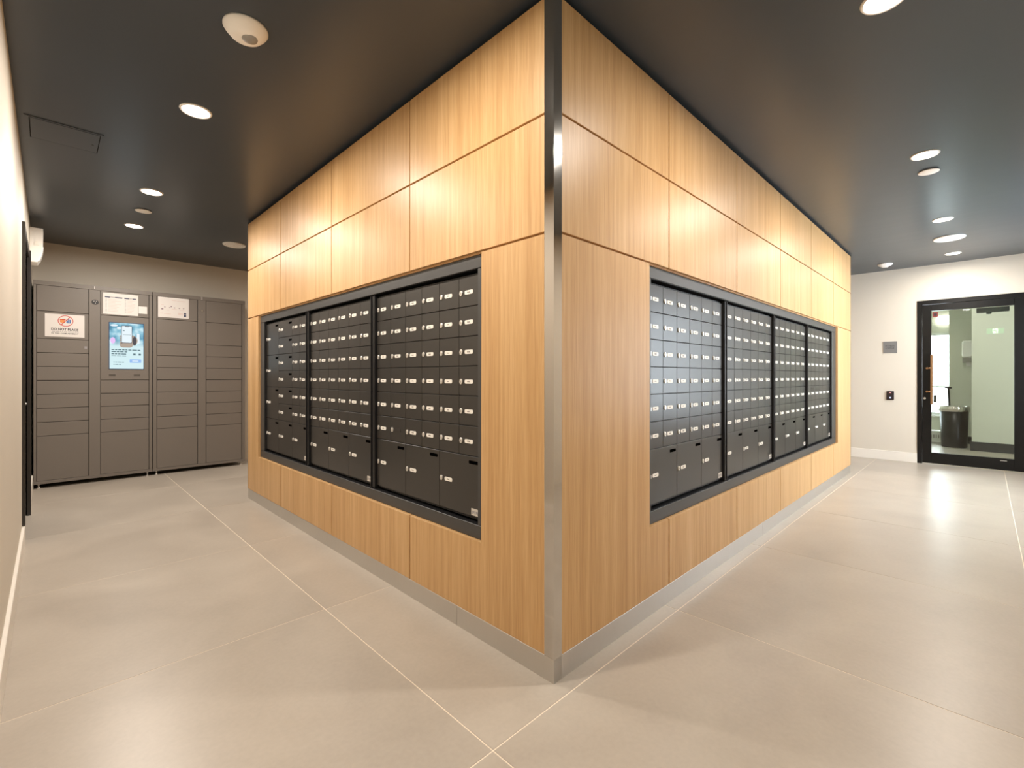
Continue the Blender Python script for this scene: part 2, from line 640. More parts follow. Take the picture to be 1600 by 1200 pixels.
# ---- right wall with the glass door
DY0, DY1, DH = -0.521, -1.591, 2.247
bm = bmesh.new()
box(bm, XR, XR + 0.15, DY0, YN, 0, CEIL)
box(bm, XR, XR + 0.15, YS, DY1, 0, CEIL)
box(bm, XR, XR + 0.15, DY1, DY0, DH, CEIL)
tag(obj('wall_right', bm, wall_m), 'cream wall around the black framed glass door', 'wall', kind='structure')
bm = bmesh.new()
box(bm, XR - 0.016, XR, DY0, YN, 0, 0.133, 0.002)
box(bm, XR - 0.016, XR, YS, DY1, 0, 0.133, 0.002)
tag(obj('baseboard_right', bm, white_m), 'white baseboard along the right wall beside the glass door', 'baseboard', kind='structure')

# door local frame: x to the viewer's right (world -Y), y away from the viewer (world +X)
R90 = -PI / 2
DW = DY0 - DY1
d2 = thing('door_2', 'black framed glass door to the fitness room', 'door', (XR, DY0, 0), R90, kind='structure')
bx('door_jamb', doorblk_m, d2, 0.0, 0.052, -0.012, 0.13, 0, DH, 0.002)
bx('door_jamb', doorblk_m, d2, DW - 0.052, DW, -0.012, 0.13, 0, DH, 0.002)
bx('door_head', doorblk_m, d2, 0.052, DW - 0.052, -0.012, 0.13, DH - 0.055, DH, 0.002)
bx('door_stile', doorblk_m, d2, 0.055, 0.147, 0.004, 0.05, 0.012, DH - 0.058, 0.002)
bx('door_stile', doorblk_m, d2, DW - 0.147, DW - 0.055, 0.004, 0.05, 0.012, DH - 0.058, 0.002)
bx('door_rail', doorblk_m, d2, 0.147, DW - 0.147, 0.004, 0.05, 0.012, 0.16, 0.002)
bx('door_rail', doorblk_m, d2, 0.147, DW - 0.147, 0.004, 0.05, 2.10, DH - 0.058, 0.002)
bx('glass_pane', glass_m, d2, 0.147, DW - 0.147, 0.022, 0.030, 0.16, 2.10)
hp = bx('pull_handle', bronze_m, d2, 0.141, 0.165, -0.062, -0.038, 0.82, 1.50, 0.004)
for z in (0.995, 1.315):
    bm = bmesh.new()
    tube(bm, [(0.105, 0.006, z), (0.105, -0.05, z)], 0.013)
    tube(bm, [(0.105, -0.046, z), (0.153, -0.046, z)], 0.010)
    obj('standoff', bm, bronze_m, hp)
bm = bmesh.new()
tube(bm, [(0.078, 0.006, 0.90), (0.078, -0.010, 0.90)], 0.014)
obj('lock_cylinder', bm, foot_m, d2)
bx('strike_box', casing_m, d2, 0.168, 0.198, 0.031, 0.06, 0.845, 0.945, 0.002)
bm = bmesh.new()
prism(bm, rrect(0.735, 2.065, 0.30, 0.062, 0.008), 0.051, 0.105)
cl = obj('door_closer', bm, blackframe_m, d2)
bm = bmesh.new()
lathe(bm, [(0.0, 2.010), (0.024, 2.014), (0.028, 2.034), (0.0, 2.036)], 16, 0.70, 0.078)
obj('closer_spindle', bm, blackframe_m, cl)
bm = bmesh.new()
box(bm, 0.158, 0.215, 0.0205, 0.0215, 2.012, 2.082)
box(bm, 0.172, 0.201, 0.0200, 0.0205, 2.030, 2.064, mi=1)
obj('warning_sticker', bm, [plain('dark_red_sticker', srgb(120, 44, 40), 0.5, var=0.2, vscale=60), black_print], d2)
bx('threshold_strip', foot_m, d2, 0.80, 0.86, 0.000, 0.004, 0.128, 0.136)

# ---- the room behind the glass door
FX0, FX1, FY0, FY1 = XR + 0.15, 11.0, -2.6, 1.2
bm = bmesh.new()
box(bm, FX0 - 0.0, FX1 + 0.15, FY0 - 0.15, FY1 + 0.15, -0.10, 0.0)
tag(obj('floor', bm, tile), 'tile floor of the room behind the glass door', 'floor', kind='structure')
bm = bmesh.new()
box(bm, FX0, FX1 + 0.15, FY0 - 0.15, FY1 + 0.15, CEIL, CEIL + 0.12)
tag(obj('ceiling', bm, room_m), 'pale ceiling of the room behind the glass door', 'ceiling', kind='structure')
bm = bmesh.new()
box(bm, 9.25, 9.40, FY0, -1.035, 0, CEIL)
tag(obj('wall_partition', bm, room_m), 'pale green partition wall filling the right half of the door glass', 'wall', kind='structure')
bm = bmesh.new()
box(bm, 10.27, 10.42, FY0, -0.726, 0, CEIL)
tag(obj('wall_pier', bm, room_m), 'narrow pale wall beside the bright window behind the glass door', 'wall', kind='structure')
bm = bmesh.new()
box(bm, 9.232, 9.25, FY0, -1.035, 0, 0.145)
box(bm, 9.232, 9.40, -1.035, -1.017, 0, 0.145)
tag(obj('baseboard_partition', bm, blackbase_m), 'black vinyl base along the pale green partition', 'baseboard', kind='structure')
bm = bmesh.new()
box(bm, 10.252, 10.27, FY0, -0.90, 0, 0.13)
tag(obj('baseboard_pier', bm, blackbase_m), 'short black base just right of the waste bin', 'baseboard', kind='structure')
bm = bmesh.new()
box(bm, FX0, FX1 + 0.15, FY1, FY1 + 0.15, 0, CEIL)
box(bm, FX0, FX1 + 0.15, FY0 - 0.15, FY0, 0, CEIL)
tag(obj('wall_fitness_side', bm, room_m), 'pale side walls of the room behind the glass door', 'wall', kind='structure')
FW0, FW1, FZ0, FZ1 = -0.95, 1.0, 0.45, 2.06
bm = bmesh.new()
box(bm, FX1, FX1 + 0.15, FW1, FY1, 0, CEIL)
box(bm, FX1, FX1 + 0.15, FY0, FW0, 0, CEIL)
box(bm, FX1, FX1 + 0.15, FW0, FW1, 0, FZ0)
box(bm, FX1, FX1 + 0.15, FW0, FW1, FZ1, CEIL)
tag(obj('wall_fitness_end', bm, room_m), 'wall around the bright window behind the glass door', 'wall', kind='structure')
w2 = thing('window_2', 'bright white-framed window seen through the glass door', 'window', (FX1, FW1, FZ0), R90, kind='structure')
ww, wh = FW1 - FW0, FZ1 - FZ0
for a in (0, ww / 2 - 0.03, ww - 0.06):
    bx('window_post', window_white, w2, a, a + 0.06, 0.03, 0.09, 0.05, wh - 0.05, 0.002)
for a in (0, wh - 0.05):
    bx('window_rail', window_white, w2, 0, ww, 0.03, 0.09, a, a + 0.05, 0.002)
bx('window_rail', window_white, w2, 0.06, ww - 0.06, 0.045, 0.075, 0.545, 0.570, 0.002)
for k in range(2):
    bx('window_pane', clear_m, w2, k * ww / 2 + 0.06 - 0.03 * k, (k + 1) * ww / 2 - 0.03 - 0.03 * k, 0.055, 0.062, 0.05, wh - 0.05)
bx('window_sill', window_white, w2, -0.05, ww + 0.05, -0.12, 0.03, -0.03, 0.0, 0.003)

# ---- timber block: core, substrates, oak panels
def lx(y0, y1):          # left face: local u = -Y
    return -y1, -y0


LROOT_ROT = (0, 0, -PI / 2)
OPEN = {'L': (0.430, 3.630), 'R': (0.742, 5.016)}      # openings for the mailboxes
OZ0, OZ1 = 0.442, 1.767
FACE = {}
for key, length, label, nm in (('L', BY, 'left-hand oak panelled face of the mailbox block', 'wall_center_left'),
                               ('R', BX, 'right-hand oak panelled face of the mailbox block', 'wall_center_right')):
    a, b = OPEN[key]
    bm = bmesh.new()

    def sb(u0, u1, z0, z1, y0=0.0165, y1=0.098):
        if key == 'L':
            u0, u1 = -u1, -u0
        box(bm, u0, u1, y0, y1, z0, z1)
    s0 = 0.0165
    e = length - 0.0165
    sb(s0 if key == 'R' else 0.099, a, Z_PB + 0.004, Z_TOP - 0.004)
    sb(b, e, Z_PB + 0.004, Z_TOP - 0.004)
    sb(a, b, Z_PB + 0.004, OZ0)
    sb(a, b, OZ1, Z_TOP - 0.004)
    o = obj(nm, bm, wood, rot=(0, 0, 0) if key == 'R' else LROOT_ROT)
    tag(o, label, 'wall', kind='structure')
    FACE[key] = o
bm = bmesh.new()
box(bm, 0.10, BX - 0.03, 0.10, BY - 0.03, 0.0, CEIL)
tag(obj('wall_center_core', bm, core_m), 'black recess line above the oak panels of the mailbox block', 'wall', kind='structure')
for nm, dims, lab in (('wall_center_back', (0.02, BX, BY - 0.03, BY), 'oak panelled back face of the mailbox block'),
                      ('wall_center_end', (BX - 0.03, BX, 0.02, BY - 0.03), 'oak panelled far end face of the mailbox block')):
    bm = bmesh.new()
    box(bm, *dims, Z_PB, Z_TOP, 0.002)
    tag(obj(nm, bm, wood), lab, 'wall', kind='structure')

G = 0.0045     # half joint


def panel(face, pts):
    """pts (u,z) in real face coordinates"""
    if face == 'L':
        pts = [(-u, z) for u, z in pts][::-1]
    bm = bmesh.new()
    prism(bm, pts, 0.0, 0.016, 0.0012)
    obj('oak_panel', bm, wood, FACE[face])


def rect(face, u0, u1, z0, z1):
    panel(face, [(u0, z0), (u1, z0), (u1, z1), (u0, z1)])


JL = [0.0475, 1.026, 2.022, 3.028, BY - 0.003]
JR = [0.0475, 0.948, 1.918, 2.881, 3.850, 4.807, BX - 0.003]
for key, J in (('L', JL), ('R', JR)):
    a, b = OPEN[key]
    n = len(J) - 1
    for k in range(n):
        u0 = J[k] + (G if k else 0)
        u1 = J[k + 1] - (G if k < n - 1 else 0)
        rect(key, u0, u1, Z_J1 + G, Z_TOP)
        rect(key, u0, u1, Z_J2 + G, Z_J1 - G)
        zt, zb = Z_J2 - G, Z_PB
        if k == 0:
            panel(key, [(u0, zb), (u1, zb), (u1, OZ0), (a, OZ0), (a, zt), (u0, zt)])
        elif k == n - 1:
            panel(key, [(u0, zb), (u1, zb), (u1, zt), (b, zt), (b, OZ0), (u0, OZ0)])
        else:
            rect(key, u0, u1, zb, OZ0)

# corner angles
def angle(name, pts, label):
    bm = bmesh.new()
    lo = [bm.verts.new((x, y, Z_PB)) for x, y in pts]
    hi = [bm.verts.new((x, y, CEIL - 0.003)) for x, y in pts]
    n = len(pts)
    bm.faces.new(lo[::-1])
    bm.faces.new(hi)
    for i in range(n):
        j = (i + 1) % n
        bm.faces.new([lo[i], lo[j], hi[j], hi[i]])
    bm.edges.ensure_lookup_table()
    ve = [e for e in bm.edges if abs(e.verts[0].co.z - e.verts[1].co.z) > 1]
    bmesh.ops.bevel(bm, geom=ve, offset=0.0009, segments=2, affect='EDGES', profile=0.5)
    tag(obj(name, bm, steel), label, 'trim', kind='structure')


t, Lg = 0.003, 0.047
angle('trim_1', [(-t, -t), (Lg, -t), (Lg, 0.012), (0.012, 0.012), (0.012, Lg), (-t, Lg)], 'tall brushed steel corner angle at the near corner of the mailbox block')
angle('trim_2', [(-t, BY + t), (-t, BY - 0.003), (0.004, BY - 0.003), (0.004, BY + 0.0005), (Lg, BY + 0.0005), (Lg, BY + t)], 'thin steel edge at the far left end of the oak block')
angle('trim_3', [(BX + t, -t), (BX + t, Lg), (BX + 0.0005, Lg), (BX + 0.0005, 0.004), (BX - 0.003, 0.004), (BX - 0.003, -t)], 'thin steel edge at the far right end of the oak block')

# kick plates
kb = thing('baseboard_center_left', 'brushed steel kick plate under the left oak face', 'baseboard', (0, 0, 0), -PI / 2, kind='structure')
for y0, y1 in ((-0.0005, 0.6095), (0.6115, 3.045), (3.047, BY - 0.006)):
    bx('kick_plate', kick_m, kb, -y1, -y0, 0.0, 0.05, 0.0, Z_PB - 0.001, 0.0008)
kb = thing('baseboard_center_right', 'brushed steel kick plate under the right oak face', 'baseboard', (0, 0, 0), 0, kind='structure')
for x0, x1 in ((0.0505, 2.44), (2.442, 4.88), (4.882, BX - 0.02)):
    bx('kick_plate', kick_m, kb, x0, x1, 0.0, 0.05, 0.0, Z_PB - 0.001, 0.0008)
bx('kick_plate', kick_m, kb, 0.0005, 0.0495, -0.0005, 0.0, 0.0, Z_PB - 0.001)

# ================================================================== MAILBOXES
PW, RH = 0.162, 0.144
ROWS = [1.683, 1.539, 1.395, 1.251, 1.107, 0.963, 0.819]
ZB = 0.530
DOORD = 0.040
mesh_cache = {}


def door_mesh(wd, hd):
    k = (round(wd, 3), round(hd, 3))
    if k not in mesh_cache:
        bm = bmesh.new()
        q = 0.0013
        box(bm, q, wd - q, 0.0, 0.011, 0.0018, hd - 0.0018, 0.0012)
        mesh_cache[k] = to_mesh('mail_door', bm, mail_m)
    return mesh_cache[k]


bm = bmesh.new()
prism(bm, ellipse(0, 0, 0.0105, 0.0135, 16), -0.005, 0.001, 0.0014)
prism(bm, rrect(0.0008, -0.001, 0.0022, 0.010, 0.0008, 1), -0.0053, -0.004, mi=1)
LOCK = to_mesh('cam_lock', bm, lock_m, lockdark_m)


def plate_mesh(seed, blank=False):
    rnd = random.Random(seed)
    bm = bmesh.new()
    prism(bm, rrect(0, 0, 0.062, 0.0195, 0.007, 3), -0.0018, 0.0005)
    if not blank:
        x = -0.011
        for _ in range(3):
            wd = rnd.uniform(0.004, 0.006)
            box(bm, x, x + wd, -0.0022, -0.0018, -0.0028, rnd.uniform(0.0018, 0.0032), mi=1)
            x += wd + 0.0018
    return to_mesh('number_plate', bm, mail_m if blank else plate_m, mark_m)


PLATES = [plate_mesh(k) for k in range(6)]
PLATE_BLANK = plate_mesh(99, True)
bm = bmesh.new()
prism(bm, rrect(0, 0, 0.070, 0.0165, 0.005, 2), -0.0006, 0.0006)
SLOT = to_mesh('finger_slot', bm, slot_m)
bm = bmesh.new()
box(bm, -0.029, 0.029, -0.0012, 0.0004, -0.016, 0.016)
for k in range(5):
    box(bm, -0.024 + k * 0.01, -0.017 + k * 0.01, -0.0016, -0.0012, -0.010 + 0.004 * (k % 2), 0.006, mi=1)
MAKER = to_mesh('maker_label', bm, label_m, greyp_m)
pc = 0


def mail_door(unit, u, wd, z0, z1, slot=False, blank=False, lockz=None):
    """door with its lower left corner at (u, z0) in unit coordinates"""
    global pc
    d = link('mail_door', door_mesh(wd, z1 - z0), unit, (u, 0, z0))
    hz = (z1 - z0) * 0.475 if lockz is None else lockz
    link('cam_lock', LOCK, d, (0.019, 0, hz))
    link('number_plate', PLATE_BLANK if blank else PLATES[pc % 6], d, (0.078, 0, hz))
    pc += 1
    if slot:
        link('finger_slot', SLOT, d, (wd - 0.050, 0, z1 - z0 - 0.030))
    return d


def mail_unit(face, start, label, special=False, blank=None):
    """start: face coordinate of the edge nearest the camera corner; the unit is 6 columns wide"""
    W = 6 * PW
    if face == 'R':
        t = thing('mailbox_bank', label, 'mailboxes', (start, DOORD, 0), 0, 'built-in mailbox banks')
    else:
        t = thing('mailbox_bank', label, 'mailboxes', (DOORD, start + W, 0), -PI / 2, 'built-in mailbox banks')
    bm = bmesh.new()
    box(bm, 0.001, W - 0.001, 0.0112, 0.056, ZB - 0.012, ROWS[0] + 0.010)
    obj('cabinet_body', bm, mailbody_m, t)
    if special:
        for r in range(3):
            mail_door(t, 0, 2 * PW, ROWS[2 * r + 2], ROWS[2 * r], slot=True, lockz=RH * 1.02)
        for r in range(6):
            mail_door(t, 2 * PW, 2 * PW, ROWS[r + 1], ROWS[r], slot=True)
        cols = (4, 5)
    else:
        cols = range(6)
    for c in cols:
        for r in range(6):
            mail_door(t, c * PW, PW, ROWS[r + 1], ROWS[r], blank=(blank == (c, r)))
    for k in range(3):
        mail_door(t, 2 * k * PW, 2 * PW, ZB, ROWS[6], slot=True, lockz=0.150)
    link('maker_label', MAKER, t, (W - 0.036, 0, ZB + 0.024))
    return t


UW = 6 * PW
UL = [0.483, 1.514, 2.546]
UR = [0.797, 1.817, 2.837, 3.857]
mail_unit('L', UL[0], 'black mailbox bank nearest the steel corner in the left oak face', blank=(1, 5))
mail_unit('L', UL[1], 'middle black mailbox bank of the three in the left oak face')
mail_unit('L', UL[2], 'black mailbox bank with wide parcel doors, nearest the lockers', special=True)
mail_unit('R', UR[0], 'black mailbox bank nearest the steel corner in the right oak face')
mail_unit('R', UR[1], 'second black mailbox bank from the steel corner in the right oak face')
mail_unit('R', UR[2], 'third black mailbox bank from the steel corner in the right oak face')
mail_unit('R', UR[3], 'farthest black mailbox bank in the right oak face, towards the glass door')

# surround frames
for face, lab in (('L', 'dark grey metal surround framing the left three mailbox banks'),
                  ('R', 'dark grey metal surround framing the right four mailbox banks')):
    a, b = OPEN[face]
    if face == 'R':
        f = thing('mailbox_surround', lab, 'frame', (0, 0, 0), 0, 'mailbox surrounds')
        u0, u1 = a + 0.001, b - 0.001
        i0, i1 = UR[0] - 0.004, UR[3] + UW + 0.004
        gaps = [(UR[k] + UW, UR[k + 1]) for k in range(3)]
    else:
        f = thing('mailbox_surround', lab, 'frame', (0, 0, 0), -PI / 2, 'mailbox surrounds')
        u0, u1 = -(b - 0.001), -(a + 0.001)
        i0, i1 = -(UL[2] + UW + 0.006), -(UL[0] - 0.004)
        gaps = [(-UL[k + 1], -(UL[k] + UW)) for k in range(2)]
    fz0, fz1 = 0.507, 1.706
    y0, y1 = 0.020, 0.0255
    bx('top_rail', frame_m, f, u0, u1, y0, y1, fz1, OZ1 - 0.001, 0.0015)
    bx('bottom_rail', frame_m, f, u0, u1, y0, y1, OZ0 + 0.001, fz0, 0.0015)
    bx('side_stile', frame_m, f, u0, i0, y0, 0.094, fz0 + 0.0025, fz1 - 0.0025, 0.0015)
    bx('side_stile', frame_m, f, i1, u1, y0, 0.094, fz0 + 0.0025, fz1 - 0.0025, 0.0015)
    bx('track', blackframe_m, f, u0, u1, 0.026, 0.0955, fz0 - 0.012, fz0 + 0.002)
    bx('track', blackframe_m, f, u0, u1, 0.026, 0.0955, fz1 - 0.002, fz1 + 0.012)
    bx('back_panel', core_m, f, i0, i1, 0.0965, 0.098, fz0, fz1)
    for ga, gb in gaps:
        c = (ga + gb) / 2
        bm = bmesh.new()
        box(bm, ga + 0.003, ga + 0.009, 0.024, 0.095, fz0 + 0.006, fz1 - 0.006, 0.001)
        box(bm, gb - 0.009, gb - 0.003, 0.024, 0.095, fz0 + 0.006, fz1 - 0.006, 0.001)
        box(bm, c - 0.012, c + 0.012, 0.030, 0.095, fz0 + 0.006, fz1 - 0.006, 0.001)
        obj('mullion', bm, blackframe_m, f)
    # inner side channel of the far jamb
    if face == 'L':
        bx('side_channel', blackframe_m, f, i0, i0 + 0.0055, 0.026, 0.095, fz0 + 0.006, fz1 - 0.006)
    else:
        bx('side_channel', blackframe_m, f, i1 - 0.0035, i1, 0.026, 0.095, fz0 + 0.006, fz1 - 0.006)

# ================================================================== PARCEL LOCKERS
LY = 5.92
RZ = [1.905, 1.610, 1.4585, 1.3095, 1.159, 1.0075, 0.859, 0.7095, 0.5615]
LT, LB, LTOP, LBOT = 2.184, 0.079, 2.230, 0.048


def locker_door(parent, x0, x1, z0, z1, nm='locker_door'):
    key = ('ld', round(x1 - x0, 3), round(z1 - z0, 3))
    if key not in mesh_cache:
        bm = bmesh.new()
        box(bm, 0.003, x1 - x0 - 0.003, 0.0, 0.018, 0.0025, z1 - z0 - 0.0025, 0.0015)
        mesh_cache[key] = to_mesh(nm, bm, locker_m)
    return link(nm, mesh_cache[key], parent, (x0, 0.003, z0))


def locker(x0, x1, c1, post, c2, label, nodoor=None):
    t = thing('parcel_locker', label, 'locker', (0, LY, 0), 0, 'grey parcel lockers')
    bm = bmesh.new()
    box(bm, x0, x1, 0.022, 0.415, LBOT, LTOP)
    obj('cabinet_body', bm, lockergap_m, t)
    bm = bmesh.new()
    box(bm, x0, x1, 0.0, 0.0215, LT, LTOP, 0.001)
    obj('top_rail', bm, locker_m, t)
    bx('bottom_rail', locker_m, t, x0, x1, 0.0, 0.0215, LBOT, LB, 0.001)
    for a, b in ((x0, c1[0]), post, (c2[1], x1)):
        bx('post', locker_m, t, a + 0.002, b - 0.002, 0.0, 0.0215, LB + 0.001, LT - 0.001, 0.001)
    for x in (x0 + 0.04, x1 - 0.045):
        bm = bmesh.new()
        lathe(bm, [(0, 0), (0.020, 0.0), (0.020, 0.008), (0.007, 0.014), (0.007, 0.035), (0.012, 0.035), (0.012, LBOT), (0, LBOT)], 12, x, 0.035)
        obj('levelling_foot', bm, foot_m, t)
    return t


b1 = locker(-1.519, -0.509, (-1.495, -1.080), (-1.080, -0.982), (-0.982, -0.540), 'grey parcel locker bank with a lit touch screen, left of the pair')
for a, b in zip([LT] + RZ, RZ + [LB]):
    locker_door(b1, -1.495, -1.080, b, a)
locker_door(b1, -0.982, -0.540, RZ[0], LT)
locker_door(b1, -0.982, -0.540, RZ[4], RZ[0], 'screen_panel')
for a, b in zip(RZ[4:], RZ[5:] + [LB]):
    locker_door(b1, -0.982, -0.540, b, a)
b2 = locker(-0.505, 0.503, (-0.466, -0.044), (-0.044, 0.047), (0.047, 0.464), 'grey parcel locker bank beside the oak wall, right of the pair')
for u0, u1 in ((-0.466, -0.044), (0.047, 0.464)):
    for a, b in zip([LT] + RZ, RZ + [LB]):
        locker_door(b2, u0, u1, b, a)
# numbers, peephole camera, lock, small label
bm = bmesh.new()
text_bm(bm, '1', 0.045, -1.033, 2.207, -0.0005)
obj('bank_number', bm, paper_m, b1)
bm = bmesh.new()
text_bm(bm, '2', 0.045, 0.000, 2.207, -0.0005)
obj('bank_number', bm, paper_m, b2)
bm = bmesh.new()
prism(bm, ellipse(-1.028, 2.045, 0.030, 0.027, 20), -0.006, 0.001, 0.002)
prism(bm, ellipse(-1.028, 2.045, 0.012, 0.012, 14), -0.009, -0.005, 0.002)
box(bm, -1.042, -1.014, -0.0066, -0.006, 2.051, 2.057, mi=1)
prism(bm, ellipse(-1.026, 2.033, 0.0035, 0.0035, 10), -0.0096, -0.009, mi=1)
obj('lens_housing', bm, [blackframe_m, paper_m], b1)
bm = bmesh.new()
prism(bm, ellipse(0.003, 2.047, 0.010, 0.010, 14), -0.006, 0.001, 0.001)
obj('key_lock', bm, foot_m, b2)
bx('small_label', greyp_m, b1, -1.118, -1.095, 0.0018, 0.003, 1.512, 1.538)
for cx in (-0.88, -0.655):
    bm = bmesh.new()
    for k in range(4):
        box(bm, cx - 0.03, cx + 0.03, 0.0022, 0.003, 1.205 + k * 0.006, 1.208 + k * 0.006)
    obj('speaker_grille', bm, lockergap_m, b1)

# touch screen
sx0, sx1, sz0, sz1 = -0.905, -0.595, 1.291, 1.826
bm = bmesh.new()
prism(bm, rrect((sx0 + sx1) / 2, (sz0 + sz1) / 2, sx1 - sx0 + 0.012, sz1 - sz0 + 0.012, 0.006), -0.0030, 0.003, 0.001)
ts = obj('touch_screen', bm, plain('navy_screen_bezel', srgb(44, 60, 96), 0.25, var=0.05), b1)
bm = bmesh.new()
box(bm, sx0, sx1, -0.0042, -0.0031, sz0, sz1)
obj('display', bm, screen_m, ts)
bm = bmesh.new()
cx = (sx0 + sx1) / 2
yb = -0.0044
prism(bm, ellipse(cx + 0.045, 1.625, 0.055, 0.062), yb - 0.0003, yb, mi=0)
prism(bm, rrect(cx - 0.005, 1.575, 0.12, 0.07, 0.03), yb - 0.0003, yb, mi=0)
prism(bm, ellipse(cx + 0.072, 1.620, 0.018, 0.055), yb - 0.0005, yb - 0.0003, mi=1)
for k in range(4):
    prism(bm, rrect(cx - 0.052, 1.600 + k * 0.024, 0.026, 0.018, 0.008), yb - 0.0004, yb, mi=0)
    box(bm, cx - 0.056, cx - 0.040, yb - 0.0006, yb - 0.0004, 1.588 + k * 0.024, 1.592 + k * 0.024, mi=1)
prism(bm, rrect(cx, 1.695, 0.098, 0.205, 0.012), yb - 0.0010, yb, mi=1)
prism(bm, rrect(cx, 1.696, 0.090, 0.194, 0.009), yb - 0.0013, yb - 0.0010, mi=2)
box(bm, cx - 0.018, cx + 0.018, yb - 0.0015, yb - 0.0013, 1.783, 1.791, mi=1)
box(bm, cx - 0.036, cx - 0.020, yb - 0.0015, yb - 0.0013, 1.734, 1.744, mi=3)
box(bm, cx - 0.036, cx + 0.038, yb - 0.0015, yb - 0.0013, 1.690, 1.694, mi=3)
prism(bm, ellipse(sx0 + 0.030, 1.62, 0.022, 0.036), yb - 0.0002, yb, mi=4)
prism(bm, ellipse(sx0 + 0.040, 1.795, 0.034, 0.012), yb - 0.0002, yb, mi=2)
prism(bm, ellipse(sx0 + 0.085, 1.765, 0.020, 0.014), yb - 0.0002, yb, mi=2)
prism(bm, rrect(sx1 - 0.050, 1.65, 0.028, 0.12, 0.01), yb - 0.0002, yb, mi=2)
obj('display_phone_picture', bm, [scr_skin, scr_band, scr_white, scr_dark, scr_pink], ts)
bm = bmesh.new()
rnd = random.Random(4)
for z, x1_, h in ((1.513, 0.27, 0.011), (1.490, 0.16, 0.011), (1.465, 0.155, 0.011), (1.442, 0.14, 0.004), (1.368, 0.0, 0.0)):
    x = sx0 + 0.018
    while x < sx0 + x1_:
        wd = rnd.uniform(0.018, 0.045)
        box(bm, x, min(x + wd, sx0 + x1_ + 0.01), yb - 0.0003, yb, z - h / 2, z + h / 2)
        x += wd + 0.007
for x in (0.225, 0.275):
    box(bm, sx0 + x - 0.011, sx0 + x + 0.011, yb - 0.0003, yb, 1.452, 1.474)
for z, ws in ((1.368, (0.012, 0.018, 0.030, 0.020)), (1.342, (0.010, 0.030, 0.018))):
    x = sx0 + 0.035
    for wd in ws:
        box(bm, x, x + wd, yb - 0.0003, yb, z - 0.0035, z + 0.0035)
        x += wd + 0.005
obj('display_text_lines', bm, scr_dark, ts)
bm = bmesh.new()
prism(bm, rrect(sx0 + 0.235, 1.384, 0.108, 0.042, 0.006), yb - 0.0003, yb)
box(bm, sx0 + 0.205, sx0 + 0.262, yb - 0.0005, yb - 0.0003, 1.379, 1.389, mi=1)
obj('display_button', bm, [scr_btn, scr_white], ts)

# notices taped on the lockers
def notice(x0, x1, z0, z1, label):
    t = thing('notice', label, 'notice', ((x0 + x1) / 2, LY + 0.0028, (z0 + z1) / 2))
    bx('paper_sheet', paper_m, t, -(x1 - x0) / 2, (x1 - x0) / 2, -0.0016, 0.0, -(z1 - z0) / 2, (z1 - z0) / 2)
    return t


n1 = notice(-1.432, -1.117, 1.635, 1.882, 'white prohibition notice reading DO NOT PLACE on the left locker column')
bm = bmesh.new()
yp = -0.0017
ro = ellipse(0.004, 0.052, 0.062, 0.060, 28)
ri = ellipse(0.004, 0.052, 0.0555, 0.0535, 28)
for k in range(28):
    j = (k + 1) % 28
    bm.faces.new([bm.verts.new((x, yp - 0.0003, z)) for x, z in (ro[k], ro[j], ri[j], ri[k])]).material_index = 0
prism(bm, [(-0.038, 0.004), (-0.032, 0.000), (0.046, 0.100), (0.040, 0.104)], yp - 0.0006, yp - 0.0003, mi=0)
for x, z0, z1, wd in ((-0.036, 0.034, 0.070, 0.010), (-0.024, 0.030, 0.066, 0.012), (-0.010, 0.032, 0.072, 0.013)):
    box(bm, x - wd / 2, x + wd / 2, yp - 0.0002, yp, z0, z1, mi=1)
box(bm, -0.042, 0.004, yp - 0.00025, yp - 0.0002, 0.062, 0.072, mi=0)
for x, z1, wd in ((0.016, 0.060, 0.012), (0.028, 0.074, 0.010), (0.040, 0.068, 0.010)):
    box(bm, x - wd / 2, x + wd / 2, yp - 0.0002, yp, 0.028, z1, mi=2)
obj('pictogram', bm, [red_m, orange_m, blue_m], n1)
bm = bmesh.new()
text_bm(bm, 'DO NOT PLACE', 0.036, -0.002, -0.042, yp, 0.0004, width=0.215, bold=0.0009)
text_bm(bm, 'IN THIS COMPARTMENT', 0.020, 0.000, -0.087, yp, 0.0004, width=0.215, bold=0.0003)
rnd = random.Random(2)
x = -0.105
while x < 0.10:
    wd = rnd.uniform(0.010, 0.028)
    box(bm, x, min(x + wd, 0.108), yp - 0.0003, yp, -0.069, -0.063, mi=1)
    x += wd + 0.005
obj('lettering', bm, [black_print, greyp_m], n1)

n2 = notice(-0.960, -0.644, 1.921, 2.166, 'white two-column instruction sheet above the lit touch screen')
bm = bmesh.new()
for c0, c1 in ((-0.143, 0.012), (0.030, 0.140)):
    box(bm, c0, c1, yp - 0.0003, yp, 0.068, 0.080, mi=0)
    x = c0 + 0.045
    box(bm, x, x + (c1 - c0) * 0.30, yp - 0.0005, yp - 0.0003, 0.071, 0.077, mi=2)
    rnd = random.Random(int(c0 * 1000) + 500)
    for r in range(9):
        z = 0.048 - r * 0.017
        box(bm, c0 + 0.004, c0 + 0.018, yp - 0.0003, yp, z - 0.002, z + 0.002, mi=3)
        box(bm, c0 + 0.028, c0 + 0.028 + (c1 - c0 - 0.03) * rnd.uniform(0.5, 1.0), yp - 0.0003, yp, z - 0.0022, z + 0.0022, mi=1)
obj('print', bm, [navy_m, pink_m, paper_m, greyp_m], n2)

